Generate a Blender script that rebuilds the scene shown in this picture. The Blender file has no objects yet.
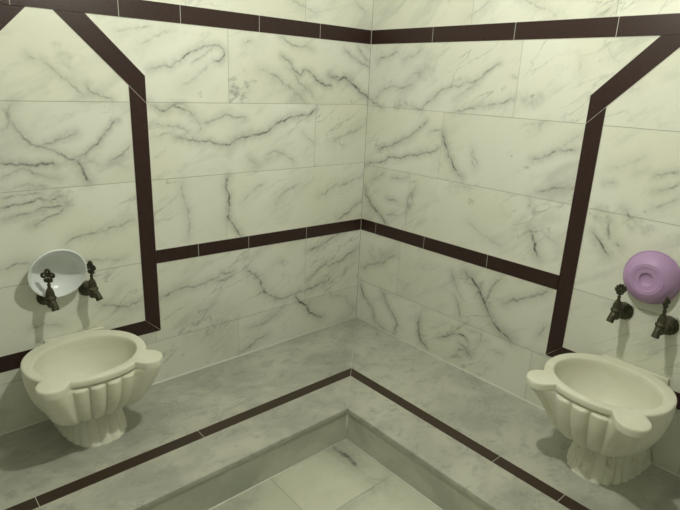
# marble hammam corner
VEINS_L = [
 (4,0.5,[-1525,1338,-1500,1315,-1475,1291,-1445,1267,-1426,1246,-1406,1230]),
 (5,0.5,[-1444,1269,-1418,1238]),
 (4,0.6,[-1390,1265,-1379,1239,-1345,1222,-1310,1218,-1302,1205]),
 (5,0.55,[-1628,1201,-1641,1185,-1647,1173,-1643,1144,-1631,1119,-1612,1089,-1592,1063,-1561,1053,-1530,1043,-1499,1024,-1475,1005,-1450,1003]),
 (5,0.8,[-1450,1003,-1435,975,-1425,941,-1409,916]),
 (4,0.7,[-1569,1054,-1527,1065,-1485,1077,-1440,1098]),
 (3,0.9,[-1423,1011,-1383,1051,-1353,1082,-1323,1113,-1303,1136,-1288,1138]),
 (4,0.85,[-1690,1007,-1653,998,-1600,991,-1519,989]),
 (4,0.6,[-1689,955,-1656,972,-1624,983,-1595,963,-1557,947,-1516,939]),
 (4,0.4,[-1334,987,-1294,1009,-1252,1050]),
 (4,0.3,[-1334,987,-1297,973,-1259,958]),
 (6,0.4,[-1667,1181,-1654,1173,-1645,1140,-1661,1116,-1676,1112]),
 (5,0.4,[-1467,1004,-1422,1020,-1406,996,-1371,980]),
 (5,0.3,[-1701,919,-1655,919,-1608,924,-1544,909]),
 (4,0.7,[-1158,1323,-1101,1343,-1023,1373,-971,1402,-919,1423,-866,1431,-840,1420,-835,1397,-857,1373,-890,1367]),
 (3,0.5,[-983,1357,-942,1382,-877,1431]),
 (8,0.3,[-1027,1271,-965,1305,-911,1352]),
 (5,0.75,[-1166,1203,-1139,1185,-1111,1172,-1071,1195,-1042,1186,-1002,1172,-987,1153]),
 (4,0.6,[-1081,1195,-1011,1197]),
 (4,0.5,[-1161,1128,-1095,1118,-1010,1095]),
 (4,0.8,[-1068,1071,-1017,1060,-954,1048,-911,1052,-867,1030,-827,1029,-785,1053,-738,1061,-689,1073,-664,1080]),
 (4,0.45,[-951,1125,-886,1138,-818,1155,-725,1149]),
 (5,0.3,[-987,1153,-962,1125,-952,1101,-975,1073]),
 (5,0.35,[-1155,1074,-1096,1090,-1068,1071]),
 (4,0.4,[-744,1449,-698,1462]),
 (7,0.3,[-1188,1412,-1132,1445,-1066,1471]),
 (4,0.45,[-557,1488,-513,1469,-451,1456,-371,1448]),
 (4,0.8,[-549,1409,-511,1394,-488,1360,-440,1332,-425,1357,-392,1353,-341,1312,-298,1290,-246,1289]),
 (5,0.9,[-266,1339,-203,1316,-177,1334,-120,1306,-61,1268,21,1228]),
 (4,0.7,[-248,1340,-158,1324,-101,1293,-1,1249]),
 (4,0.6,[-175,1457,-119,1429,-51,1400,3,1377]),
 (4,0.6,[-85,1476,-45,1440,7,1403]),
 (5,0.4,[-40,1498,1,1469]),
 (7,0.4,[-665,1346,-600,1332,-533,1293,-470,1253,-396,1204]),
 (5,0.8,[-716,1069,-644,1077,-569,1118,-492,1148,-386,1154,-353,1179]),
 (4,0.4,[-629,971,-583,994,-520,972,-471,937]),
 (7,0.3,[-233,1019,-142,1057,-9,1103]),
 (5,0.3,[-425,1078,-348,1023]),
 (5,0.5,[-717,970,-688,937]),
 (6,0.35,[-526,1370,-463,1320,-347,1224]),
 (5,0.75,[-829,897,-844,846,-826,773,-833,702,-804,661,-763,614]),
 (5,0.4,[-1051,881,-1037,797,-1030,641]),
 (7,0.3,[-577,727,-520,797,-438,828]),
 (6,0.25,[-771,767,-729,799,-644,846]),
 (5,0.55,[-171,616,-89,649,10,703]),
 (6,0.35,[-311,757,-181,796,-1,844]),
 (5,0.55,[-379,476,-301,484,-194,522,-111,542]),
 (5,0.55,[-374,302,-296,353,-158,371,-15,437]),
 (5,0.6,[-1182,395,-1110,414,-1018,412,-960,418,-860,445,-808,444]),
 (5,0.45,[-911,417,-808,430]),
 (6,0.6,[-744,441,-678,388,-644,308,-573,256,-500,243,-424,259,-372,258,-211,290]),
 (6,0.75,[-450,242,-383,171,-341,114,-257,69]),
 (6,0.5,[-783,18,-691,55,-620,67]),
 (5,0.35,[-748,135,-668,134,-573,163,-500,221]),
 (6,0.35,[-1026,223,-946,251,-908,180]),
 (5,0.3,[-754,482,-734,399]),
 (6,0.3,[-236,227,-86,146,-20,56]),
 (4,0.75,[-1709,853,-1669,860,-1627,861,-1584,874,-1553,859,-1507,878]),
 (4,0.7,[-1714,813,-1673,819,-1621,824,-1588,839,-1533,838,-1499,841]),
 (4,0.6,[-1627,777,-1582,795,-1547,809,-1500,834]),
 (4,0.6,[-1705,887,-1644,892,-1571,897]),
 (5,0.5,[-1515,691,-1477,717,-1429,723,-1392,724,-1261,753]),
 (5,0.45,[-1737,636,-1695,647,-1642,643]),
 (4,0.35,[-1498,629,-1402,611,-1299,606]),
 (5,0.55,[-1418,433,-1367,414,-1315,393,-1258,409]),
 (5,0.4,[-1672,389,-1626,403,-1559,371]),
 (4,0.5,[-1570,1352,-1535,1340]),
 (5,0.3,[-1277,1447,-1219,1464,-1139,1477]),
 (13,0.55,[58,1579,141,1653,226,1730]),
 (6,0.3,[-497,1644,-419,1624,-357,1601]),
 (6,0.3,[-121,1688,-46,1634]),
]
BLOTS_L = [(21, 0.3, -1463, 1329), (17, 0.6, -798, 1297), (23, 0.9, -793, 1259), (18, 0.7, -759, 1236), (14, 0.6, -729, 1285), (12, 0.6, -693, 1296), (12, 0.4, -949, 1237), (28, 0.3, -1458, 1342), (17, 0.25, -1476, 1386), (128, 0.2, -948, 211), (53, 0.4, -908, 180), (24, 0.4, -527, 430), (63, 0.3, -1605, 870), (50, 0.5, -1543, 852), (21, 0.4, -1589, 827)]
VEINS_R = [
 (5,0.5,[-40,1227,-98,1280,-167,1303,-246,1299,-301,1314]),
 (5,0.5,[-55,1420,-134,1440,-191,1460]),
 (5,0.45,[-223,1426,-287,1439,-337,1477]),
 (4,0.55,[-302,1213,-368,1203,-417,1246,-464,1287,-511,1308,-575,1316,-635,1330,-675,1349]),
 (4,0.4,[-550,1259,-609,1299,-666,1325]),
 (4,0.7,[-104,988,-175,1011,-252,1048,-325,1090,-386,1130,-409,1159]),
 (4,0.7,[-12,899,-120,921,-222,957,-299,981,-391,999,-494,1039]),
 (5,0.8,[-503,1107,-526,1056,-550,1005,-590,957,-644,918]),
 (5,0.4,[-424,1106,-501,1120]),
 (5,0.3,[-682,1047,-708,973]),
 (5,0.45,[-558,1202,-620,1219,-680,1229]),
 (4,0.6,[63,1274,5,1240,-116,1195]),
 (5,0.3,[-246,1299,-296,1361,-366,1375]),
 (3,0.6,[-627,1324,-683,1355,-728,1391,-767,1412]),
 (4,0.55,[-640,1226,-714,1237,-784,1253,-850,1277]),
 (4,0.7,[-966,1045,-1027,1066,-1083,1094,-1145,1109]),
 (5,0.35,[-1036,1083,-1102,1124,-1152,1161]),
 (5,0.3,[-679,1060,-701,959]),
 (5,0.2,[-1103,1374,-1105,1425]),
 (5,0.3,[-965,1172,-1004,1198]),
 (5,0.25,[-1186,1474,-1209,1435,-1243,1415]),
 (6,0.2,[-1283,1309,-1326,1340]),
 (4,0.5,[-1427,1049,-1466,1064,-1503,1075]),
 (6,0.25,[-1292,1055,-1337,1082,-1391,1109]),
 (4,0.6,[-1271,995,-1301,1003]),
 (4,0.35,[-1365,1046,-1394,1060,-1412,1070]),
 (4,0.6,[-1429,1045,-1469,1061,-1503,1073]),
 (4,0.6,[-1439,994,-1474,1010,-1511,1035]),
 (4,0.35,[-1444,941,-1484,960,-1520,990]),
 (5,0.75,[-1262,808,-1289,783,-1308,757,-1335,734]),
 (6,0.6,[-1303,862,-1314,827,-1322,799]),
 (5,0.5,[-1346,790,-1370,773]),
 (5,0.5,[-1349,916,-1375,892,-1389,888]),
 (5,0.8,[-16,772,-30,729,-65,690,-121,656,-164,627,-187,602]),
 (4,0.5,[-55,808,-105,838,-152,874]),
 (4,0.5,[-203,853,-260,855,-323,878]),
 (4,0.6,[-357,815,-327,754,-316,681]),
 (4,0.4,[-371,845,-354,759,-331,713]),
 (5,0.55,[-30,319,-104,357,-187,387,-282,452]),
 (4,0.6,[-184,742,-253,740]),
 (4,0.5,[-182,653,-250,675]),
 (6,0.75,[-1007,760,-1024,725,-1037,684,-1059,652]),
 (4,0.35,[-978,899,-992,854]),
 (6,0.25,[-698,731,-758,697,-829,667,-883,657]),
 (4,0.55,[-1009,920,-1062,937,-1102,952,-1137,960]),
 (5,0.3,[-1021,779,-1082,750,-1142,722]),
 (6,0.75,[-716,490,-762,466,-794,438,-815,395]),
 (5,0.4,[-666,424,-705,358]),
 (5,0.45,[-846,417,-871,475,-903,521]),
 (5,0.5,[-991,444,-1048,472,-1099,518]),
 (5,0.65,[-26,219,-58,152,-126,107,-157,32]),
 (5,0.65,[-190,223,-231,172,-282,125,-322,75,-305,12]),
 (5,0.85,[-468,165,-472,95,-492,49,-537,22]),
 (5,0.5,[-664,360,-699,307,-724,258]),
 (5,0.6,[-641,465,-666,417]),
 (7,0.85,[-749,474,-797,435,-830,383,-862,340,-902,292,-955,266,-998,248]),
 (4,0.5,[-840,379,-863,448,-887,508]),
 (5,0.65,[-934,406,-1005,450,-1073,487,-1128,539]),
 (4,0.7,[-618,117,-690,162,-744,175,-775,154]),
 (4,0.5,[-636,133,-721,208,-762,248]),
 (4,0.6,[-719,81,-763,108,-803,83]),
 (4,0.6,[-723,125,-780,115]),
 (5,0.4,[-767,209,-846,215,-835,170,-882,205]),
 (5,0.3,[-887,168,-970,171]),
 (5,0.4,[-157,32,-258,3]),
 (5,0.5,[-1115,321,-1148,378]),
 (8,0.3,[-573,1586,-631,1617,-694,1653]),
 (5,0.35,[-823,1643,-903,1613,-981,1578]),
 (5,0.3,[-1140,1570,-1183,1601]),
]
BLOTS_R = [(51, 0.3, -386, 1362), (29, 0.5, -216, 1215), (19, 0.5, -265, 1211), (16, 0.4, -831, 1353), (12, 0.9, -927, 1287), (44, 0.35, -932, 1270), (11, 0.5, -945, 1012), (6, 0.5, -872, 1047), (6, 0.5, -1173, 1422), (6, 0.5, -1422, 922), (38, 0.4, -1292, 882), (29, 0.35, -1398, 875), (24, 0.3, -1448, 858), (47, 0.3, -130, 427), (13, 0.4, -640, 451), (18, 0.6, -1046, 663), (14, 0.6, -702, 821), (9, 0.8, -985, 858), (6, 0.5, -953, 723)]
VEINS_F = [
 (14,0.8,[-746,-658,-741,-720,-736,-769,-746,-822]),
 (12,0.3,[-761,-888,-732,-937,-695,-940]),
]
BLOTS_F = [(32, 0.5, -748, -771)]
import bpy, bmesh, math, random
import numpy as np
from mathutils import Vector, Matrix, noise as mnoise

scene = bpy.context.scene
COL = scene.collection
random.seed(7)
RNG = np.random.default_rng(11)

# ------------------------------------------------------------------ helpers
def link(name, me, mat=None, parent=None):
    o = bpy.data.objects.new(name, me)
    COL.objects.link(o)
    if mat is not None:
        for m in (mat if isinstance(mat, (list, tuple)) else [mat]):
            me.materials.append(m)
    if parent is not None:
        o.parent = parent
    return o

def obj(name, bm, mat, parent=None, smooth=True, angle=None):
    bmesh.ops.recalc_face_normals(bm, faces=bm.faces[:])
    me = bpy.data.meshes.new(name)
    bm.to_mesh(me); bm.free()
    if smooth:
        me.shade_smooth()
        if angle is not None:
            me.set_sharp_from_angle(angle=math.radians(angle))
    return link(name, me, mat, parent)

def thing(name, label, cat, loc=(0, 0, 0), rotz=0.0, group=None):
    o = bpy.data.objects.new(name, None)
    o.empty_display_size = .05
    COL.objects.link(o)
    o.location = loc; o.rotation_euler = (0, 0, rotz)
    o['label'] = label; o['category'] = cat
    if group: o['group'] = group
    return o

def struct(o, label, cat):
    o['kind'] = 'structure'; o['label'] = label; o['category'] = cat
    return o

def prism(bm, pts, axis_fn, d0, d1, bevel=0.0, mi=0):
    """polygon pts (2d) extruded between depths d0,d1; axis_fn(a,b,d)->xyz"""
    n = len(pts)
    A = [bm.verts.new(axis_fn(p[0], p[1], d0)) for p in pts]
    B = [bm.verts.new(axis_fn(p[0], p[1], d1)) for p in pts]
    fs = [bm.faces.new(A[::-1]), bm.faces.new(B)]
    for i in range(n):
        fs.append(bm.faces.new((A[i], A[(i+1) % n], B[(i+1) % n], B[i])))
    for f in fs: f.material_index = mi
    if bevel > 0:
        es = set(B[i].link_edges[k] for i in range(n) for k in range(len(B[i].link_edges)))
        es = [e for e in es if e.verts[0] in B and e.verts[1] in B]
        bmesh.ops.bevel(bm, geom=es, offset=bevel, segments=3, affect='EDGES', profile=.6)
    return fs

def loft(bm, rings, close_start=True, close_end=True, cyclic=True):
    R = [[bm.verts.new(p) for p in r] for r in rings]
    n = len(R[0])
    for a, b in zip(R[:-1], R[1:]):
        for i in range(n if cyclic else n-1):
            j = (i+1) % n
            bm.faces.new((a[i], a[j], b[j], b[i]))
    if close_start: bm.faces.new(R[0][::-1])
    if close_end: bm.faces.new(R[-1])
    return R

def lathe(bm, prof, M=Matrix.Identity(4), n=40, mod=None):
    """prof: list of (radius, height) about local Z, placed by M"""
    rings = []
    for k, (r, h) in enumerate(prof):
        ring = []
        for i in range(n):
            a = 2*math.pi*i/n
            rr = max(r, 1e-5)
            if mod: rr *= mod(k, a)
            ring.append(M @ Vector((rr*math.cos(a), rr*math.sin(a), h)))
        rings.append(ring)
    loft(bm, rings, True, True)
    bmesh.ops.remove_doubles(bm, verts=bm.verts[:], dist=2e-5)

def tube(bm, pts, rad, n=14):
    pts = [Vector(p) for p in pts]
    rings = []
    up = Vector((1, 0, 0))
    for i, p in enumerate(pts):
        t = (pts[min(i+1, len(pts)-1)] - pts[max(i-1, 0)]).normalized()
        a = up - t*up.dot(t)
        if a.length < 1e-4: a = Vector((0, 0, 1)) - t*t.z
        a.normalize(); b = t.cross(a)
        r = rad[i] if isinstance(rad, (list, tuple)) else rad
        rings.append([p + a*r*math.cos(2*math.pi*k/n) + b*r*math.sin(2*math.pi*k/n) for k in range(n)])
    loft(bm, rings)

def torus(bm, M, R, r, sx=1.0, sy=1.0, n=22, m=10):
    rings = []
    for i in range(n):
        a = 2*math.pi*i/n
        c = Vector((R*sx*math.cos(a), R*sy*math.sin(a), 0)); d = Vector((math.cos(a), math.sin(a), 0))
        rings.append([M @ (c + d*r*math.cos(2*math.pi*k/m) + Vector((0, 0, r*math.sin(2*math.pi*k/m)))) for k in range(m)])
    V = [[bm.verts.new(p) for p in q] for q in rings]
    for i in range(n):
        for k in range(m):
            bm.faces.new((V[i][k], V[(i+1) % n][k], V[(i+1) % n][(k+1) % m], V[i][(k+1) % m]))

def ball(bm, c, r, sc=(1, 1, 1)):
    M = Matrix.Translation(c) @ Matrix.Diagonal((sc[0], sc[1], sc[2], 1))
    bmesh.ops.create_uvsphere(bm, u_segments=16, v_segments=10, radius=r, matrix=M)

# ------------------------------------------------------------------ materials
class NT:
    def __init__(s, name):
        s.m = bpy.data.materials.new(name); s.m.use_nodes = True
        s.t = s.m.node_tree; s.t.nodes.clear()
        s.out = s.t.nodes.new('ShaderNodeOutputMaterial')
        s.b = s.t.nodes.new('ShaderNodeBsdfPrincipled')
        s.t.links.new(s.b.outputs[0], s.out.inputs[0])
    def n(s, typ, **kw):
        nd = s.t.nodes.new(typ)
        for k, v in kw.items(): setattr(nd, k, v)
        return nd
    def l(s, a, b): s.t.links.new(a, b)
    def val(s, sock, v):
        if hasattr(v, 'bl_idname') or hasattr(v, 'is_linked'): s.l(v, sock)
        else: sock.default_value = v
    def math(s, op, a, b=0.0, clamp=False):
        nd = s.n('ShaderNodeMath', operation=op, use_clamp=clamp)
        s.val(nd.inputs[0], a); s.val(nd.inputs[1], b); return nd.outputs[0]
    def mr(s, v, a, b, c=0.0, d=1.0, smooth=True):
        nd = s.n('ShaderNodeMapRange', interpolation_type='SMOOTHSTEP' if smooth else 'LINEAR')
        s.val(nd.inputs[0], v)
        for i, x in zip((1, 2, 3, 4), (a, b, c, d)): nd.inputs[i].default_value = x
        return nd.outputs[0]
    def mix(s, f, a, b):
        nd = s.n('ShaderNodeMix', data_type='RGBA')
        s.val(nd.inputs[0], f)
        for i, x in ((6, a), (7, b)):
            if isinstance(x, tuple): nd.inputs[i].default_value = (*x, 1)
            else: s.l(x, nd.inputs[i])
        return nd.outputs[2]
    def noise(s, co, scale, detail=4, rough=.55, dist=0.0, w=None):
        nd = s.n('ShaderNodeTexNoise', noise_dimensions='4D' if w is not None else '3D')
        s.l(co, nd.inputs['Vector'])
        if w is not None: s.val(nd.inputs['W'], w)
        nd.inputs['Scale'].default_value = scale; nd.inputs['Detail'].default_value = detail
        nd.inputs['Roughness'].default_value = rough; nd.inputs['Distortion'].default_value = dist
        return nd.outputs['Fac']
    def coord(s): return s.n('ShaderNodeTexCoord').outputs['Object']
    def mapping(s, co, rot=(0, 0, 0), sc=(1, 1, 1)):
        nd = s.n('ShaderNodeMapping'); s.l(co, nd.inputs[0])
        nd.inputs['Rotation'].default_value = rot; nd.inputs['Scale'].default_value = sc
        return nd.outputs[0]
    def attr(s, name):
        return s.n('ShaderNodeAttribute', attribute_name=name).outputs['Fac']
    def set(s, **kw):
        for k, v in kw.items():
            k = k.replace('_', ' ')
            if isinstance(v, tuple): v = (*v, 1)
            s.val(s.b.inputs[k], v)
    def bump(s, h, strength=.1, dist=.002):
        nd = s.n('ShaderNodeBump'); nd.inputs['Strength'].default_value = strength
        nd.inputs['Distance'].default_value = dist
        s.l(h, nd.inputs['Height']); s.l(nd.outputs[0], s.b.inputs['Normal'])

def veined_marble(name, light, warm, grey, dark, rough=.32, rot=(0, 0, 0), traced=True, own=.36, cloud=.62):
    t = NT(name)
    co = t.coord()
    tile = t.attr('tile')
    w = t.math('MULTIPLY', tile, 37.0)
    m = t.mapping(co, rot, (1, 1, 1))
    big = t.noise(m, 2.2, 3, .5, .4, w)
    c = t.mix(t.mr(big, .35, .68), light, warm)
    def along(sx, sz):
        # stretched along the vein direction: turn first, then scale
        return t.mapping(m, (0, 0, 0), (sx, sx, sz))
    # soft grey clouding
    cl = t.noise(along(1.0, 2.4), 3.0, 6, .62, .5, w)
    c = t.mix(t.math('MULTIPLY', t.mr(cl, .50, .76), cloud), c, grey)
    # soft streaks of its own
    st = t.noise(along(1.3, 5.0), 2.6, 7, .64, .35, t.math('ADD', w, 4.0))
    c = t.mix(t.math('MULTIPLY', t.mr(st, .56, .76), own*1.7), c, grey)
    n1 = t.noise(along(1.0, 3.8), 2.3, 5, .52, .15, t.math('ADD', w, 21.0))
    r1 = t.math('ABSOLUTE', t.math('SUBTRACT', n1, .5))
    v1 = t.math('SUBTRACT', 1.0, t.mr(r1, .0, .014))
    msk = t.mr(t.noise(m, 2.6, 2, .5, 0, t.math('ADD', w, 9.0)), .46, .66)
    v1 = t.math('MULTIPLY', t.math('MULTIPLY', v1, msk), own)
    c = t.mix(v1, c, dark)
    if traced:
        vv = t.attr('vein')
        br = t.mr(t.noise(co, 60, 4, .65), .3, .62, .6, 1.08)
        vv = t.math('MULTIPLY', vv, br, True)
        c = t.mix(vv, c, dark)
    shade = t.mr(tile, 0, 1, .955, 1.03, False)
    h = t.n('ShaderNodeHueSaturation'); t.l(c, h.inputs['Color']); t.l(shade, h.inputs['Value'])
    t.l(h.outputs[0], t.b.inputs['Base Color'])
    t.set(Roughness=t.mr(t.noise(co, 9, 3), .3, .7, rough-.05, rough+.08))
    t.set(Specular_IOR_Level=.35)
    return t.m

WHITE = (.79, .80, .735); WARM = (.745, .755, .655); GREY = (.48, .50, .45); DARK = (.115, .125, .105)
M_WALL_L = veined_marble('wall_marble_left', WHITE, WARM, GREY, DARK, rot=(0, math.radians(28), 0))
M_WALL_R = veined_marble('wall_marble_right', WHITE, WARM, GREY, DARK, rot=(math.radians(35), 0, 0))
M_FLOOR = veined_marble('floor_marble', (.655, .665, .565), (.57, .575, .475), (.30, .315, .275), (.13, .14, .12), own=.12, cloud=.85)
M_BACK = veined_marble('plain_marble', WHITE, WARM, GREY, DARK, traced=False)

def bench_marble():
    t = NT('bench_marble'); co = t.coord()
    a = t.noise(t.mapping(co, (0, 0, .5), (1, 1.35, 1)), 3.2, 7, .62, .35)
    c = t.mix(t.mr(a, .34, .64), (.375, .38, .335), (.53, .535, .465))
    b = t.noise(t.mapping(co, (0, 0, -.4), (1, 1.3, 1)), 13, 8, .72, .3)
    c = t.mix(t.math('MULTIPLY', t.mr(b, .50, .68), .55), c, (.25, .26, .235))
    d = t.noise(co, 5.5, 4, .6, .2)
    c = t.mix(t.math('MULTIPLY', t.mr(d, .56, .72), .45), c, (.60, .605, .54))
    n1 = t.noise(t.mapping(co, (0, 0, .9), (1, 1.4, 1)), 6.0, 7, .68, .5)
    r1 = t.math('ABSOLUTE', t.math('SUBTRACT', n1, .5))
    v = t.math('MULTIPLY', t.math('SUBTRACT', 1.0, t.mr(r1, 0, .014)), t.mr(t.noise(co, 4, 2), .5, .66))
    c = t.mix(t.math('MULTIPLY', v, .5), c, (.20, .21, .185))
    t.l(c, t.b.inputs['Base Color'])
    t.set(Roughness=t.mr(t.noise(co, 14, 4), .3, .7, .34, .5), Specular_IOR_Level=.35)
    return t.m
M_BENCH = bench_marble()

def riser_marble():
    t = NT('riser_marble'); co = t.coord()
    a = t.noise(co, 4.0, 5, .6, .6)
    c = t.mix(t.mr(a, .38, .66), (.46, .475, .41), (.60, .61, .53))
    b = t.noise(t.mapping(co, (0, 0, 0), (1, 1, 2)), 5.5, 5, .6, .4)
    c = t.mix(t.math('MULTIPLY', t.mr(b, .60, .74), .6), c, (.24, .255, .23))
    t.l(c, t.b.inputs['Base Color']); t.set(Roughness=.4, Specular_IOR_Level=.35)
    return t.m
M_RISER = riser_marble()

def granite(name, a, b, sp):
    t = NT(name); co = t.coord()
    n = t.noise(co, 260, 3, .7)
    c = t.mix(t.mr(n, .35, .65), a, b)
    s = t.noise(co, 420, 2, .6)
    c = t.mix(t.mr(s, .66, .76), c, sp)
    t.l(c, t.b.inputs['Base Color']); t.set(Roughness=.38, Specular_IOR_Level=.35)
    return t.m
M_TRIM = granite('maroon_granite', (.023, .0105, .0095), (.042, .0205, .0175), (.10, .06, .05))
M_STRIP = granite('brown_granite', (.035, .0215, .0145), (.058, .037, .026), (.12, .09, .07))

def plain(name, col, rough=.7, **kw):
    t = NT(name); co = t.coord()
    n = t.noise(co, 40, 3)
    c = t.mix(t.mr(n, .3, .7), tuple(x*.92 for x in col), col)
    t.l(c, t.b.inputs['Base Color']); t.set(Roughness=rough, **kw); return t.m
M_GROUT = plain('pale_grout', (.62, .62, .56))
M_JOINT = plain('tile_joint', (.50, .515, .45))
M_SEAL = plain('white_sealant', (.82, .83, .77), .5)
M_CEIL = plain('ceiling_plaster', (.80, .80, .74), .8)

def basin_marble(name, stain=False):
    t = NT(name); co = t.coord()
    a = t.noise(co, 5.5, 5, .55, .6)
    c = t.mix(t.mr(a, .35, .68), (.80, .80, .695), (.72, .715, .60))
    b = t.noise(t.mapping(co, (.4, .2, .3), (1, 1, 1.6)), 11, 6, .65, .8)
    c = t.mix(t.math('MULTIPLY', t.mr(b, .56, .76), .28), c, (.50, .51, .43))
    if stain:
        s = t.noise(t.mapping(co, (0, 0, 0), (1, 1, .35)), 24, 5, .7, .5)
        c = t.mix(t.math('MULTIPLY', t.mr(s, .50, .72), .55), c, (.36, .27, .13))
    t.l(c, t.b.inputs['Base Color'])
    t.set(Roughness=.42, Specular_IOR_Level=.35)
    t.b.inputs['Subsurface Weight'].default_value = .12
    t.b.inputs['Subsurface Radius'].default_value = (.02, .018, .01)
    t.b.inputs['Subsurface Scale'].default_value = .5
    t.bump(t.noise(co, 60, 4, .6), .12, .0015)
    return t.m
M_BASIN = basin_marble('cream_marble')
M_PED = basin_marble('cream_marble_pedestal')
M_PED_ST = basin_marble('stained_marble_pedestal', True)

def bronze():
    t = NT('aged_bronze'); co = t.coord()
    n = t.noise(co, 70, 4, .6)
    c = t.mix(t.mr(n, .35, .68), (.032, .030, .015), (.068, .062, .033))
    t.l(c, t.b.inputs['Base Color'])
    t.set(Metallic=.3, Roughness=t.mr(n, .3, .7, .62, .48))
    t.bump(t.noise(co, 300, 2), .15, .0006)
    return t.m
M_BRONZE = bronze()
def plastic(name, col, rough, c2=None):
    t = NT(name); co = t.coord()
    n = t.noise(co, 12, 3)
    c = t.mix(t.mr(n, .3, .7), col, c2 or tuple(x*.95 for x in col))
    t.l(c, t.b.inputs['Base Color']); t.set(Roughness=rough)
    return t.m
M_WBOWL = plastic('white_plastic', (.86, .90, .92), .25)
M_LILAC = plastic('lilac_plastic', (.48, .305, .55), .48)
M_LAMPM = plain('lamp_metal', (.75, .75, .73), .4)
def emit():
    t = NT('lamp_diffuser'); t.set(Base_Color=(.9, .9, .85))
    t.b.inputs['Emission Color'].default_value = (1, .96, .80, 1)
    t.b.inputs['Emission Strength'].default_value = 4.0
    return t.m
M_EMIT = emit()

# ------------------------------------------------------------------ marble tiles with their natural veins
def fractal(pts, jit):
    P = [np.array(p, float) for p in pts]
    for lev in range(6):
        Q = [P[0]]
        for a, b in zip(P[:-1], P[1:]):
            d = b-a; L = np.hypot(*d)
            if L > .003:
                nrm = np.array([-d[1], d[0]])/L
                Q.append((a+b)/2 + nrm*L*jit*(.8+.45*lev)*RNG.normal())
            Q.append(b)
        P = Q
    out = []
    for a, b in zip(P[:-1], P[1:]):
        k = max(1, int(np.hypot(*(b-a))/.0015))
        for i in range(k): out.append(a+(b-a)*i/k)
    out.append(P[-1])
    return np.array(out)

class VeinMap:
    def __init__(s, u0, u1, v0, v1, veins, blots, res=.002):
        s.u0, s.v0, s.res = u0, v0, res
        s.nu = int((u1-u0)/res)+2; s.nv = int((v1-v0)/res)+2
        A = np.zeros((s.nv, s.nu), np.float32)
        H = np.zeros((s.nv, s.nu), np.float32)
        for w, st, fl in veins:
            pts = [(fl[i]/1000, fl[i+1]/1000) for i in range(0, len(fl), 2)]
            L = fractal(pts, .065)
            n = len(L)
            mod = np.interp(np.linspace(0, 1, n), np.linspace(0, 1, max(3, n//10)), RNG.uniform(.35, 1.1, max(3, n//10)))
            fade = np.minimum(1, np.minimum(np.arange(n)+4, n-np.arange(n)+3)/14)
            wm = np.interp(np.linspace(0, 1, n), np.linspace(0, 1, max(3, n//16)), RNG.uniform(.6, 1.35, max(3, n//16)))
            for (x, y), m, f, ww in zip(L, mod, fade, wm):
                s.splat(A, x, y, w*.00046*ww*1.15, st*m*f*1.4)
            for (x, y) in L[::5]:
                s.splat(H, x, y, w*.0036, st*.38)
        for r, st, x, y in blots:
            x /= 1000; y /= 1000; r /= 1000
            for k in range(max(5, int(r*500))):
                a = RNG.uniform(0, 6.28); q = r*math.sqrt(RNG.uniform(0, 1))
                s.splat(H, x+q*math.cos(a), y+q*math.sin(a)*.8, r*RNG.uniform(.12, .4), st*RNG.uniform(.2, .75))
                if k % 2 == 0:
                    d = RNG.uniform(.3, 1.0)*r; th = .6+RNG.normal()*.5
                    for p in fractal([(x+q*math.cos(a), y+q*math.sin(a)*.8), (x+q*math.cos(a)+d*math.cos(th), y+q*math.sin(a)*.8+d*.6*math.sin(th))], .15):
                        s.splat(A, p[0], p[1], .0016, st*.55)
        s.A = np.clip(np.maximum(A, H) + .4*np.minimum(A, H), 0, 1)
    def splat(s, A, x, y, sig, st):
        R = int(sig*2.6/s.res)+1
        i = int(round((x-s.u0)/s.res)); j = int(round((y-s.v0)/s.res))
        i0, i1, j0, j1 = max(0, i-R), min(s.nu, i+R+1), max(0, j-R), min(s.nv, j+R+1)
        if i0 >= i1 or j0 >= j1: return
        X = s.u0+np.arange(i0, i1)*s.res-x; Y = s.v0+np.arange(j0, j1)*s.res-y
        K = st*np.exp(-(X[None]**2+Y[:, None]**2)/(2*sig*sig))
        A[j0:j1, i0:i1] = np.maximum(A[j0:j1, i0:i1], K)
    def sample(s, u, v):
        x = np.clip((u-s.u0)/s.res, 0, s.nu-1.01); y = np.clip((v-s.v0)/s.res, 0, s.nv-1.01)
        i = x.astype(int); j = y.astype(int); fx = x-i; fy = y-j
        A = s.A
        val = A[j, i]*(1-fx)*(1-fy)+A[j, i+1]*fx*(1-fy)+A[j+1, i]*(1-fx)*fy+A[j+1, i+1]*fx*fy
        inside = (u > s.u0) & (u < s.u0+(s.nu-1)*s.res) & (v > s.v0) & (v < s.v0+(s.nv-1)*s.res)
        return np.where(inside, val, 0)

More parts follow.
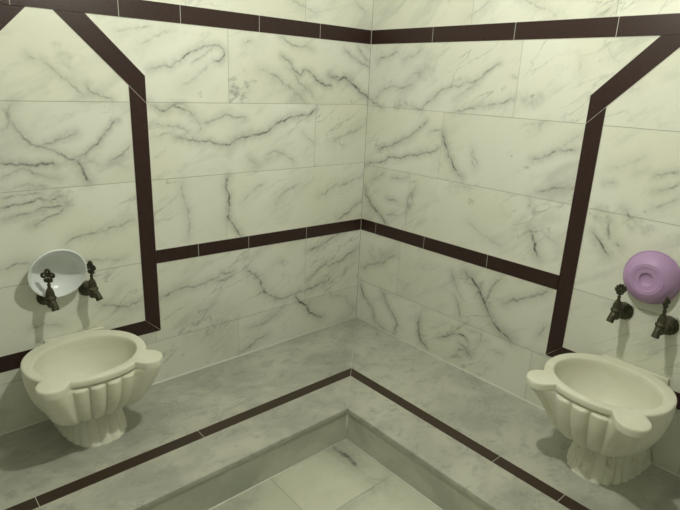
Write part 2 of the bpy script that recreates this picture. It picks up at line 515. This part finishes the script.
def tiled_surface(name, tiles, place, vm, mats, back, gap=.0018, fine=.0035, backset=.0012):
    """tiles: list of (u0,u1,v0,v1,isfine); place(u,v,d)->(N,3) array; back: rect behind the joints"""
    VS, FS, VA, TA, MI = [], [], [], [], []
    base = 0
    for (u0, u1, v0, v1, fn) in tiles:
        a0, a1, b0, b1 = u0+gap/2, u1-gap/2, v0+gap/2, v1-gap/2
        st = fine if fn else .2
        nu = max(2, int((a1-a0)/st)+1); nv = max(2, int((b1-b0)/st)+1)
        U, V = np.meshgrid(np.linspace(a0, a1, nu), np.linspace(b0, b1, nv))
        U = U.ravel(); V = V.ravel()
        VS.append(place(U, V, np.zeros_like(U)))
        VA.append(vm.sample(U, V) if (vm and fn) else np.zeros_like(U))
        TA.append(np.full(len(U), RNG.uniform()))
        idx = np.arange(nu*nv).reshape(nv, nu)
        q = np.stack([idx[:-1, :-1], idx[:-1, 1:], idx[1:, 1:], idx[1:, :-1]], -1).reshape(-1, 4)+base
        FS.append(q); MI.append(np.zeros(len(q), int)); base += nu*nv
    u0, u1, v0, v1 = back
    U = np.array([u0, u1, u1, u0]); V = np.array([v0, v0, v1, v1])
    VS.append(place(U, V, np.full(4, -backset))); VA.append(np.zeros(4)); TA.append(np.zeros(4))
    FS.append(np.array([[0, 1, 2, 3]])+base); MI.append(np.ones(1, int)); base += 4
    # a solid slab behind, so that the wall has its thickness
    VS.append(place(U, V, np.full(4, -.12))); VA.append(np.zeros(4)); TA.append(np.zeros(4))
    FS.append(np.array([[3, 2, 1, 0], [-4, -3, 1, 0], [-3, -2, 2, 1], [-2, -1, 3, 2], [-1, -4, 0, 3]])+base); MI.append(np.ones(5, int)); base += 4
    VS = np.concatenate(VS); FS = np.concatenate(FS); MI = np.concatenate(MI)
    me = bpy.data.meshes.new(name)
    me.vertices.add(len(VS)); me.vertices.foreach_set('co', VS.astype(np.float32).ravel())
    me.loops.add(FS.size); me.loops.foreach_set('vertex_index', FS.astype(np.int32).ravel())
    me.polygons.add(len(FS)); me.polygons.foreach_set('loop_start', (np.arange(len(FS))*4).astype(np.int32))
    o = link(name, me, mats)
    me.polygons.foreach_set('material_index', MI.astype(np.int32))
    a = me.attributes.new('vein', 'FLOAT', 'POINT'); a.data.foreach_set('value', np.concatenate(VA).astype(np.float32))
    a = me.attributes.new('tile', 'FLOAT', 'POINT'); a.data.foreach_set('value', np.concatenate(TA).astype(np.float32))
    me.update(calc_edges=True); me.validate()
    return o

FLOOR_Z = -.157
CEIL_Z = 2.75
FAR = -4.2
def rows_to_tiles(rows, lim=-2.0, far=FAR, pitch=.62):
    out = []
    for (z0, z1, js) in rows:
        js = sorted(js, reverse=True)
        xs = [0.0]+js
        while xs[-1] > far+pitch*.5: xs.append(max(far, xs[-1]-pitch))
        xs[-1] = far
        for a, b in zip(xs[:-1], xs[1:]):
            if a > lim and b < lim and z0 >= -.01:
                out.append((lim, a, z0, z1, True)); out.append((b, lim, z0, z1, False))
            else:
                out.append((b, a, z0, z1, a > lim and z0 >= -.01 and z0 < 1.7))
    return out

pl = lambda U, V, D: np.stack([U, -D, V], -1)       # wall_left stands on y = 0
pr = lambda U, V, D: np.stack([-D, U, V], -1)       # wall_right stands on x = 0
vmL = VeinMap(-2.0, 0, 0, 1.86, VEINS_L, BLOTS_L)
vmR = VeinMap(-2.0, 0, 0, 1.86, VEINS_R, BLOTS_R)
rowsL = [(FLOOR_Z, 0, []), (0, .2, [-.79, -1.36]), (.2, .57, [-.386, -1.2, -1.83]), (.57, .905, [-.842, -1.2, -1.83]),
         (.905, 1.205, [-.345, -1.2, -1.83]), (1.205, 1.53, [-.819, -1.95]), (1.53, 1.84, [-.42, -1.0]), (1.84, 2.14, [-.7]), (2.14, 2.45, [-.4]), (2.45, CEIL_Z, [-.7])]
rowsR = [(FLOOR_Z, 0, []), (0, .24, [-.473, -1.1]), (.24, .57, [-.30, -1.19, -1.8]), (.57, .895, [-.327, -1.19, -1.82]),
         (.895, 1.2, [-.502, -1.19, -1.8]), (1.2, 1.53, [-.856, -1.95]), (1.53, 1.84, [-.6, -1.2]), (1.84, 2.14, [-.4]), (2.14, 2.45, [-.7]), (2.45, CEIL_Z, [-.4])]
wl = struct(tiled_surface('wall_left', rows_to_tiles(rowsL), pl, vmL, [M_WALL_L, M_JOINT], (FAR, 0, FLOOR_Z, CEIL_Z)),
            'left marble-tiled wall with grey diagonal veins', 'wall')
wr = struct(tiled_surface('wall_right', rows_to_tiles(rowsR), pr, vmR, [M_WALL_R, M_JOINT], (FAR, 0, FLOOR_Z, CEIL_Z)),
            'right marble-tiled wall with grey diagonal veins', 'wall')
# the two walls behind the viewer
NW = 5
def plain_tiles():
    t = []
    for i in range(7):
        for k in range(5):
            t.append((FAR+i*.6, FAR+(i+1)*.6, FLOOR_Z+k*(CEIL_Z-FLOOR_Z)/5, FLOOR_Z+(k+1)*(CEIL_Z-FLOOR_Z)/5, False))
    return t
pf = lambda U, V, D: np.stack([U, FAR+D, V], -1)
po = lambda U, V, D: np.stack([FAR+D, U, V], -1)
struct(tiled_surface('wall_front', plain_tiles(), pf, None, [M_BACK, M_JOINT], (FAR, 0, FLOOR_Z, CEIL_Z)), 'marble-tiled wall facing the left basin', 'wall')
struct(tiled_surface('wall_back', plain_tiles(), po, None, [M_BACK, M_JOINT], (FAR, 0, FLOOR_Z, CEIL_Z)), 'marble-tiled wall facing the right basin', 'wall')
# floor: slabs laid parallel with the benches
vmF = VeinMap(-1.9, -.6, -1.9, -.6, VEINS_F, BLOTS_F)
fl = []
ys = [-.66, -.945, -1.30, -1.65, -2.0, -2.35, -2.7, -3.1, -3.5, -3.85, FAR]
offs = [-1.058, -1.20, -1.02, -1.22, -1.05, -1.2, -1.1, -1.2, -1.0, -1.1]
for (a, b), o0 in zip(zip(ys[:-1], ys[1:]), offs):
    xs = [-.66, o0]
    while xs[-1] > FAR+.3: xs.append(max(FAR, xs[-1]-.6))
    xs[-1] = FAR
    for p, q in zip(xs[:-1], xs[1:]):
        fl.append((q, p, b, a, p > -1.7 and a > -1.6))
pfl = lambda U, V, D: np.stack([U, V, FLOOR_Z+D], -1)
struct(tiled_surface('floor', fl, pfl, vmF, [M_FLOOR, M_JOINT], (FAR, 0, FAR, 0), fine=.006), 'pale marble-tiled floor below the bench', 'floor')
bm = bmesh.new(); prism(bm, [(FAR, FAR), (0, FAR), (0, 0), (FAR, 0)], lambda a, b, d: (a, b, d), CEIL_Z, CEIL_Z+.12)
struct(obj('ceiling', bm, M_CEIL, smooth=False), 'white plastered ceiling', 'ceiling')

# ------------------------------------------------------------------ dark stone bands set in the walls
def onL(a, b, d): return (a, -d, b)
def onR(a, b, d): return (-d, a, b)
def band(name, pieces, place, label, under=None):
    bm = bmesh.new()
    for p in pieces:
        prism(bm, p, place, 0.0002, .0022, .0003, 0)
    for p in (under or []):
        prism(bm, p, place, 0.0001, .0015, 0, 1)
    o = obj(name, bm, [M_TRIM, M_GROUT], smooth=False)
    return struct(o, label, 'trim')

def strip_pieces(joints, zlo, zhi, gap=.0022):
    """joints: decreasing s, zlo/zhi functions of s"""
    out = []
    for a, b in zip(joints[:-1], joints[1:]):
        a2, b2 = a-gap/2, b+gap/2
        out.append([(b2, zlo(b2)), (a2, zlo(a2)), (a2, zhi(a2)), (b2, zhi(b2))])
    return out
UB, UT = 1.4985, 1.5635
cst = lambda v: (lambda s: v)
lin = lambda v0, v1, s1: (lambda s: v0+(v1-v0)*s/s1)
def quad(a, b, zlo, zhi, e=.0012): return [(b, zlo(b)-e), (a, zlo(a)-e), (a, zhi(a)+e), (b, zhi(b)+e)]
jl = [-.003, -.333, -.667, -1.024, -1.259, -1.60, -1.95, -2.3, -2.65, -3.0, -3.4, -3.8, FAR+.003]
band('trim_1', strip_pieces(jl, cst(UB), cst(UT)), onL, 'upper dark maroon stone band along the left wall', [quad(-.0005, FAR, cst(UB), cst(UT))])
jr = [-.003, -.397, -.814, -1.213, -1.62, -2.02, -2.4, -2.8, -3.2, -3.6, FAR+.003]
band('trim_2', strip_pieces(jr, cst(UB), cst(UT)), onR, 'upper dark maroon stone band along the right wall', [quad(-.003, FAR, cst(UB), cst(UT))])
ml0, ml1 = lin(.533, .5555, -1.175), lin(.5955, .612, -1.175)
band('trim_3', strip_pieces([-.003, -.385, -.729, -.986, -1.178], ml0, ml1), onL, 'middle dark maroon stone band on the left wall', [quad(-.0005, -1.178, ml0, ml1)])
mr0, mr1 = lin(.534, .543, -1.165), lin(.597, .6055, -1.165)
band('trim_4', strip_pieces([-.003, -.117, -.455, -.823, -1.166], mr0, mr1), onR, 'middle dark maroon stone band on the right wall', [quad(-.003, -1.166, mr0, mr1)])

def frame(name, place, cx, ho, label, x_top_out, zmit, dxr):
    """frame round a basin: uprights, 45 degree shoulders and a sill. ho = outer half width"""
    w = .064; g = .0011
    hi = ho-w
    zb0, zb1 = .250, .312
    zo = 1.3015                      # outer knee
    zin = zo-.036                    # inner knee
    P = []
    for s in (1, -1):
        X = lambda v: cx+s*v
        # upright: from the mitred sill corner to the slanting cut
        P.append([(X(ho), zb0+g), (X(ho), zin-w-g), (X(hi), zin-g), (X(hi), zb1+g)])
        # shoulder
        topo = ho-(UB-zo)*x_top_out; topi = hi-(UB-zin)*x_top_out
        P.append([(X(ho), zin-w+g), (X(ho), zo), (X(topo), UB-.001), (X(topi), UB-.001), (X(hi), zin+g)])
    P.append([(cx-ho+g, zb0), (cx+ho-g, zb0), (cx+hi-g, zb1), (cx-hi+g, zb1)])
    e = .0010
    U = []
    for s in (1, -1):
        X = lambda v: cx+s*v
        topo = ho-(UB-zo)*x_top_out; topi = hi-(UB-zin)*x_top_out
        U.append([(X(ho+e), zb0-e), (X(ho+e), zo), (X(hi-e), zin), (X(hi-e), zb1)])
        U.append([(X(ho+e), zo-.02), (X(ho+e), zo), (X(topo+e), UB), (X(topi-e), UB), (X(hi-e), zin)])
    U.append([(cx-ho, zb0-e), (cx+ho, zb0-e), (cx+hi, zb1+e), (cx-hi, zb1+e)])
    return band(name, P, place, label, U)
frame('trim_5', onL, -1.516, .338, 'dark maroon stone frame around the left basin niche', 1.0, 0, 0)
frame('trim_6', onR, -1.500, .339, 'dark maroon stone frame around the right basin niche', 1.0, 0, 0)

# ------------------------------------------------------------------ corner bench
bench = thing('marble_bench', 'low corner bench of grey veined marble with a dark inlay, under both basins', 'bench', (0, 0, FLOOR_Z))
E = -.669; TH = .018; RI = -.664
def up(a, b, d): return (a, b, d-FLOOR_Z)
g = .0008
def slab(pts):
    bm = bmesh.new(); prism(bm, pts, up, -TH, 0, .0045); return obj('seat_slab', bm, M_BENCH, bench, True, 40)
slab([(-g-.002, -.0005), (E-g*1, E), (FAR+.004, E), (FAR+.004, -.0005)])
slab([(-.0005, -.002-g), (-.0005, FAR+.004), (E, FAR+.004), (E, E-g)])
bm = bmesh.new(); prism(bm, [(RI, RI), (FAR+.004, RI), (FAR+.004, RI+.02), (RI, RI+.02)], up, FLOOR_Z, -TH); obj('riser', bm, M_RISER, bench, False)
bm = bmesh.new(); prism(bm, [(RI, RI-.0005), (RI, FAR+.004), (RI+.02, FAR+.004), (RI+.02, RI-.0005)], up, FLOOR_Z, -TH); obj('riser', bm, M_RISER, bench, False)
# seam down the mitre
bm = bmesh.new(); prism(bm, [(-.003, -.0005), (-.0005, -.003), (E+.0065, E+.0045), (E+.0045, E+.0065)], up, -TH+.001, -.0004); obj('mitre_joint', bm, M_GROUT, bench, False)
# inlay
S0, S1 = -.4255, -.4775
def inlay(js, sw):
    bm = bmesh.new()
    for i, (a, b) in enumerate(zip(js[:-1], js[1:])):
        a0, a1 = (S0-.0012, S1-.0012) if i == 0 else (a-.001, a-.001)
        q = [(a0, S0), (a1, S1), (b+.001, S1), (b+.001, S0)]
        if sw: q = [(y, x) for x, y in q]
        prism(bm, q, up, -.004, .0006, .0002, 0)
        if i:
            q = [(a-.001, S0), (a-.001, S1), (a+.001, S1), (a+.001, S0)]
            if sw: q = [(y, x) for x, y in q]
            prism(bm, q, up, -.004, .0003, 0, 1)
    return obj('inlay_strip', bm, [M_STRIP, M_GROUT], bench, False)
inlay([S0, -1.232, -1.8, -2.4, FAR+.01], False)
inlay([S0, -1.252, -1.507, -2.1, FAR+.01], True)
# sealant beads: bench to wall, riser to floor, wall corner
def bead(pts, r, name='sealant_bead'):
    bm = bmesh.new(); tube(bm, [Vector(p)-Vector((0, 0, FLOOR_Z)) for p in pts], r, 8); return obj(name, bm, M_SEAL, bench)
bead([(-.0026, -.0037, .0006), (-1.0, -.0037, .0006), (FAR+.02, -.0037, .0006)], .0032)
bead([(-.0037, -.0037, .0006), (-.0037, -1.0, .0006), (-.0037, FAR+.02, .0006)], .0032)
bead([(RI, RI, FLOOR_Z+.0005), (-1.5, RI, FLOOR_Z+.0005), (FAR+.02, RI, FLOOR_Z+.0005)], .0035)
bead([(RI, RI, FLOOR_Z+.0005), (RI, -1.5, FLOOR_Z+.0005), (RI, FAR+.02, FLOOR_Z+.0005)], .0035)
bead([(RI, RI, FLOOR_Z), (RI, RI, -TH)], .0035)

# ------------------------------------------------------------------ marble wash basins
VC = .195
def smax(a, b, k):
    h = max(k-abs(a-b), 0)/k
    return max(a, b)+h*h*k*.25
def rim_r(th, A, B, n, ears=(), k=.007):
    c, s = math.cos(th), math.sin(th)
    r = 1/((abs(c)/A)**n+(abs(s)/B)**n)**(1/n)
    if s > -.2:
        for cx, cy, lr in ears:
            t = c*cx+s*cy; disc = lr*lr-(cx*cx+cy*cy)+t*t
            if disc > 0 and t > 0:
                r = smax(r, t+math.sqrt(disc), k)
    return r
def make_basin(loc, rotz, zr, label, pedmat, A, ears, ped, led, NG, tap=(.44, 1.15, -.10)):
    root = thing('wash_basin', label, 'basin', loc, rotz, 'marble basins on the bench')
    N = 360
    ths = [2*math.pi*i/N for i in range(N)]
    def P(r, th, z, vmin=.003): return Vector((r*math.cos(th), -max(VC+r*math.sin(th), vmin), z))
    B = .193
    # the fluted front lies between the two ears
    eR, eL = sorted(ears, key=lambda e: -e[0])
    def inner_edge(e, sg):
        d = math.hypot(e[0], e[1]); return math.atan2(e[1], e[0])+sg*math.asin(min(.99, e[2]*.92/d))
    g0, g1 = inner_edge(eR, 1), inner_edge(eL, -1)
    rings = []
    zb = .130
    LV = 40
    body = []
    zt = zr-.026
    for k in range(LV+1):
        t = (1-k/LV)**1.2                                    # 1 at the bottom, 0 right under the rim
        z = zt-t*(zt-zb)
        f = .56+.44*(max(0, 1-t**2.0))**.62
        ring = []
        for th in ths:
            sh = 1-tap[0]*t**tap[1]
            es = [(cx*sh, cy*sh, lr*(1-tap[2]*t)*(1-.75*max(0, (t-.72)/.28)**2)) for cx, cy, lr in ears]
            r = rim_r(th, A*f, B*f, 2.15, es, .012+.03*t)
            if g0 < th < g1:
                ph = (th-g0)/(g1-g0)
                w = abs(math.sin(math.pi*ph*NG))**.62
                env = min(1, max(0, (t-.035)/.045))**.5*(1 if t < .80 else math.sqrt(max(0, 1-((t-.80)/.20)**2)))
                edge = min(1, min(ph, 1-ph)/.05)
                base = rim_r(th, A*f, B*f, 2.15)
                r = r*(1-edge)+edge*(base-.012+.0185*w*env)
            ring.append(P(r, th, z))
        body.append(ring)
    # the foot of the bowl closes in to the neck
    for q, dz in ((.20, .004), (.42, -.002), (.50, -.004)):
        rings.append([P(rim_r(th, A*q, B*q, 2.2), th, zb+dz) for th in ths])
    rings += body
    def R0(th): return rim_r(th, A, B, 2.15, ears)
    def groove(th):
        if not g0 < th < g1: return 0.0
        ph = (th-g0)/(g1-g0); return min(1, min(ph, 1-ph)/.05)
    for dz, dr, gr in ((-.0245, -.0005, -.008), (-.0225, 0, -.001), (-.018, 0, 0), (-.007, 0, 0), (-.0025, -.0015, 0), (-.0006, -.0045, 0), (0, -.009, 0)):
        rings.append([P(R0(th)+dr+gr*groove(th), th, zr+dz) for th in ths])
    # inside of the bowl
    ai, bi, vi = A-.034, .154, .205
    def I(s, th, z): return Vector((ai*s*math.cos(th), -(vi+bi*s*math.sin(th)), z))
    for s, dz in ((1.03, 0), (1.01, -.001), (.995, -.004)):
        rings.append([I(s, th, zr+dz) for th in ths])
    D = .165
    for k in range(1, 15):
        q = k/15*math.pi/2
        rings.append([I(.99*math.cos(q)**.62, th, zr-.004-(D)*math.sin(q)) for th in ths])
    bm = bmesh.new(); loft(bm, rings)
    obj('bowl', bm, M_BASIN, root, True, 60)
    # ledge between bowl and wall
    bm = bmesh.new()
    prism(bm, [(led[0], -.0025), (led[1], -.0025), (led[1], -.018), (led[0], -.018)], lambda a, b, d: (a, b, d), zr-.045, zr+.002, .002)
    obj('back_ledge', bm, M_BASIN, root, True, 40)
    # pedestal: a fluted foot that spreads to the bench and runs back to the wall
    bm = bmesh.new(); rings = []
    NP = 220; H = zb+.006; pc, pa, pb, pn = ped
    for k in range(15):
        t = k/14
        z = .0004+H*(1-t)
        e = t**1.7
        a = pa-.026*(1-e); b = pb-.05*(1-e)
        if t > .97: a -= .002; b -= .002
        ring = []
        for i in range(NP+1):
            p = math.pi*i/NP
            n = pn
            c, s = math.cos(p), math.sin(p)
            x = a*math.copysign(abs(c)**(2/n), c); v = b*abs(s)**(2/n)
            ring.append((x, v))
        # flutes by arc length
        L = [0]
        for (x0, v0), (x1, v1) in zip(ring[:-1], ring[1:]): L.append(L[-1]+math.hypot(x1-x0, v1-v0))
        out = []
        for (x, v), l in zip(ring, L):
            q = l/L[-1]*17
            w = abs(math.sin(math.pi*q))**.6
            amp = .0075*min(1, (.3+t))*(1 if t < .93 else .75)
            d = -amp*(1-w)
            cx, cv = 0, b*.55
            rr = math.hypot(x-cx, v-cv)
            out.append(Vector((pc+x+(x-cx)/rr*d, -max(.0078, v+(v-cv)/rr*d), z)))
        out += [Vector((pc-a*(1-j/6*2), -.0078, z)) for j in range(1, 6)]
        rings.append(out)
    loft(bm, rings[::-1])
    obj('pedestal', bm, pedmat, root, True, 60)
    return root
make_basin((-1.542, 0, 0), 0, .334, 'fluted cream marble basin with two rim ears on the left bench, below the white bowl', M_PED,
           .206, [(-.152, .155, .050), (.168, .150, .051)], (.016, .124, .297, 2.8), (-.090, .125), 4)
make_basin((0, -1.487, 0), -math.pi/2, .350, 'fluted cream marble basin with brown-stained pedestal on the right bench, below the lilac bowl', M_PED_ST,
           .212, [(-.158, .168, .052), (.157, .184, .053)], (.020, .130, .298, 2.5), (-.100, .135), 3, (.60, .85, .15))

# ------------------------------------------------------------------ bronze taps
def make_tap(loc, rotz, label, turn, style=0, swing=0.0, fr=.031, fs=1.15):
    root = thing('water_tap', label, 'tap', loc, rotz, 'bronze taps above the basins')
    V = .0760                                           # the body's axis stands this far from the wall
    out = Matrix.Rotation(math.pi/2, 4, 'X')           # local Z -> -Y (out of the wall)
    bm = bmesh.new()
    k_ = fr/.0285
    prof = [(.001, .0), (.0275*k_, .0), (.0285*k_, .003), (.0275*k_, .006), (.022*k_, .0085), (.0165, .012), (.013, .016), (.001, .0165)]
    lathe(bm, prof, out, 48, mod=lambda k, a: 1+(.03*math.cos(a*16) if 1 < k < 6 else 0))
    obj('wall_flange', bm, M_BRONZE, root, True, 50)
    bm = bmesh.new()
    lathe(bm, [(.001, .010), (.0125, .010), (.0125, .018), (.015, .021), (.0125, .025), (.0125, V-.004), (.001, V-.003)], out, 28)
    # upright valve body
    lathe(bm, [(.001, -.013), (.0105, -.013), (.0140, -.009), (.0160, .004), (.0165, .014), (.0195, .018), (.0195, .024), (.0160, .027), (.0150, .038), (.0120, .050), (.0098, .056), (.001, .057)],
          Matrix.Translation((0, -V, 0)), 28)
    obj('valve_body', bm, M_BRONZE, root, True, 45)
    bm = bmesh.new()
    sx = math.sin(swing)
    pts = []
    for k in range(9):
        t = k/8
        d = .004+.025*t; pts.append((sx*d, -V-d*math.cos(swing), 0.010-.006*t-.024*t**2))
    rad = [.0135, .0135, .0132, .0128, .0124, .0122, .0122, .0126, .0122]
    tube(bm, pts, rad, 18)
    # open mouth: a dark recess ring
    obj('spout', bm, M_BRONZE, root, True, 50)
    # ornamental key handle, a flat openwork leaf
    bm = bmesh.new()
    Z0 = .057
    lathe(bm, [(.001, Z0-.002), (.0075, Z0-.002), (.0062, Z0+.006), (.0045, Z0+.012), (.0068, Z0+.0145), (.0068, Z0+.0165), (.0042, Z0+.019), (.0042, Z0+.030), (.001, Z0+.0305)],
          Matrix.Translation((0, -V, 0)), 20)
    F = Matrix.Translation((0, -V, Z0+.025)) @ Matrix.Rotation(turn, 4, 'Z') @ Matrix.Rotation(math.pi/2, 4, 'X') @ Matrix.Scale(fs, 4)
    T = lambda x, y, a=0: F @ Matrix.Translation((x, y, 0)) @ Matrix.Rotation(a, 4, 'Z')
    r = .0036
    # lower pair of small scrolls
    torus(bm, T(-.0062, .006), .0042, r); torus(bm, T(.0062, .006), .0042, r)
    ball(bm, T(-.0125, .0085).translation, .0026); ball(bm, T(.0125, .0085).translation, .0026)
    # stem
    tube(bm, [T(0, -.002).translation, T(0, .012).translation, T(0, .024).translation], .0030, 10)
    # trefoil of loops
    torus(bm, T(-.0115, .0225, math.radians(30)), .0062, r*1.15, 1.15, .85)
    torus(bm, T(.0115, .0225, math.radians(-30)), .0062, r*1.15, 1.15, .85)
    torus(bm, T(0, .0335), .0062, r*1.15, .9, 1.1)
    if style == 1:
        # filled leaf with knobbed edge
        bmm = [T(0.0175*math.cos(a), .0245+.0165*math.sin(a)).translation for a in [math.radians(x) for x in range(-40, 221, 37)]]
        for p in bmm: ball(bm, p, .0042, (1, 1, 1))
        lathe(bm, [(.001, -.0022), (.0155, -.0022), (.0165, 0), (.0155, .0022), (.001, .0022)], T(0, .0245), 28)
    ball(bm, T(0, .0225).translation, .0058)
    for x, y in ((0, .0425), (-.0195, .0265), (.0195, .0265)):
        ball(bm, T(x, y).translation, .0024)
    obj('key_handle', bm, M_BRONZE, root, True, 60)
    return root
make_tap((-1.607, 0, .505), 0, 'aged bronze tap with openwork trefoil handle in front of the white bowl', math.radians(-38), 0, math.radians(12))
make_tap((-1.461, 0, .508), 0, 'aged bronze tap with openwork handle to the right of the white bowl', math.radians(-66), 0, math.radians(30))
make_tap((0, -1.425, .545), -math.pi/2, 'dark bronze tap with solid leaf-shaped handle at lower left of the lilac bowl', math.radians(30), 1, math.radians(-10), .034, .88)
make_tap((0, -1.576, .543), -math.pi/2, 'dark bronze tap with ridged flange under the right edge of the lilac bowl', math.radians(80), 0, math.radians(-5), .036, .95)

# ------------------------------------------------------------------ bowls
def place_bowl(o, loc, axis, roll=0):
    q = Vector(axis).normalized().to_track_quat('Z', 'Y')
    o.location = loc; o.rotation_mode = 'QUATERNION'; o.rotation_quaternion = q
# white bowl, mouth towards the room
wb = thing('wash_bowl', 'glossy white bowl tucked mouth-outward behind the two left taps', 'bowl', group='bowls tucked behind the taps')
bm = bmesh.new()
outp = [(.001, -.018), (.044, -.018), (.048, -.016), (.066, -.008), (.081, .006), (.0905, .024), (.0960, .042)]
inp = [(.0930, .0425), (.0875, .024), (.0785, .0085), (.064, -.005), (.046, -.0125), (.001, -.0135)]
lathe(bm, outp+[(.0975, .0425), (.0975, .0445), (.096, .0455), (.094, .0445)]+inp, Matrix.Identity(4), 72)
obj('bowl_shell', bm, M_WBOWL, wb, True, 70)
bm = bmesh.new()
torus(bm, Matrix.Translation((0, 0, .0440)), .0960, .0034, n=72)
obj('rolled_rim', bm, M_WBOWL, wb)
place_bowl(wb, (-1.5715, -.0285, .619), (0, -1, -.22))
# lilac bowl, bottom towards the room
lb = thing('wash_bowl', 'lilac plastic bowl leaning bottom-outward on the wall above the right taps', 'bowl', group='bowls tucked behind the taps')
bm = bmesh.new()
prof = [(.001, .0445), (.010, .0450), (.0190, .0475), (.0220, .0505), (.0230, .0535), (.0245, .0543), (.028, .0543), (.044, .0545),
        (.0455, .0556), (.0475, .0556), (.0488, .0545), (.0515, .0543), (.0525, .0552), (.0545, .0550), (.056, .0538),
        (.066, .0500), (.078, .0400), (.0865, .0270), (.0905, .0120), (.092, .0040), (.0945, .0030), (.0948, .0005), (.0935, 0),
        (.0905, .0002), (.0885, .0120), (.0845, .0260), (.076, .0380), (.064, .0470), (.050, .0510), (.028, .0510), (.021, .0430), (.001, .0415)]
lathe(bm, prof, Matrix.Identity(4), 80)
obj('bowl_shell', bm, M_LILAC, lb, True, 75)
bm = bmesh.new(); torus(bm, Matrix.Translation((0, 0, .0024)), .0935, .0026, n=80)
obj('rolled_rim', bm, M_LILAC, lb)
place_bowl(lb, (-.006, -1.493, .698), (-1, 0, .05))

# ------------------------------------------------------------------ ceiling lamp, sun of the room
LX, LY, LZ = -1.12, -1.2, 2.12
lamp = thing('ceiling_lamp', 'round white ceiling lamp hanging over the floor between the benches', 'lamp', (LX, LY, CEIL_Z))
DR = LZ-CEIL_Z
bm = bmesh.new(); lathe(bm, [(.001, 0), (.06, 0), (.062, -.008), (.02, -.016), (.009, -.03), (.009, DR), (.001, DR)], Matrix.Identity(4), 32)
obj('ceiling_rose', bm, M_LAMPM, lamp, True, 40)
bm = bmesh.new(); lathe(bm, [(.001, DR+.002), (.05, DR), (.075, DR-.006), (.078, DR-.022), (.072, DR-.022), (.068, DR-.010), (.001, DR-.008)], Matrix.Identity(4), 48)
obj('lamp_housing', bm, M_LAMPM, lamp, True, 40)
bm = bmesh.new(); lathe(bm, [(.001, DR-.012), (.066, DR-.012), (.067, DR-.02), (.055, DR-.030), (.001, DR-.036)], Matrix.Identity(4), 48)
obj('lamp_diffuser', bm, M_EMIT, lamp, True, 40)
L = bpy.data.lights.new('lamp_light', 'POINT')
L.energy = 50; L.color = (1.0, 1.0, .85); L.shadow_soft_size = .035
lo = bpy.data.objects.new('lamp_light', L); COL.objects.link(lo); lo.parent = lamp
lo.location = (0, 0, DR-.09)
lo['kind'] = 'helper'

# ------------------------------------------------------------------ world, camera, view
w = bpy.data.worlds.new('world'); scene.world = w; w.use_nodes = True
w.node_tree.nodes['Background'].inputs[0].default_value = (.8, .85, .75, 1)
w.node_tree.nodes['Background'].inputs[1].default_value = .05
cam = bpy.data.cameras.new('camera'); co = bpy.data.objects.new('camera', cam); COL.objects.link(co)
cam.sensor_width = 36; cam.lens = 543.945/680*36; cam.clip_start = .02
R_ = Vector((0.75079764, -0.65920118, 0.04191308)); U_ = Vector((0.169096, 0.25315559, 0.95253283)); F_ = Vector((0.63852129, 0.70807207, -0.3015369))
mw = Matrix.Identity(4)
for i in range(3):
    mw[i][0] = R_[i]; mw[i][1] = U_[i]; mw[i][2] = -F_[i]
mw[0][3], mw[1][3], mw[2][3] = -2.0485295, -2.10842433, 1.30698726
co.matrix_world = mw
scene.camera = co
vs = scene.view_settings
vs.view_transform = 'Standard'; vs.look = 'None'; vs.gamma = 1; vs.use_curve_mapping = False
vs.exposure = 0.0
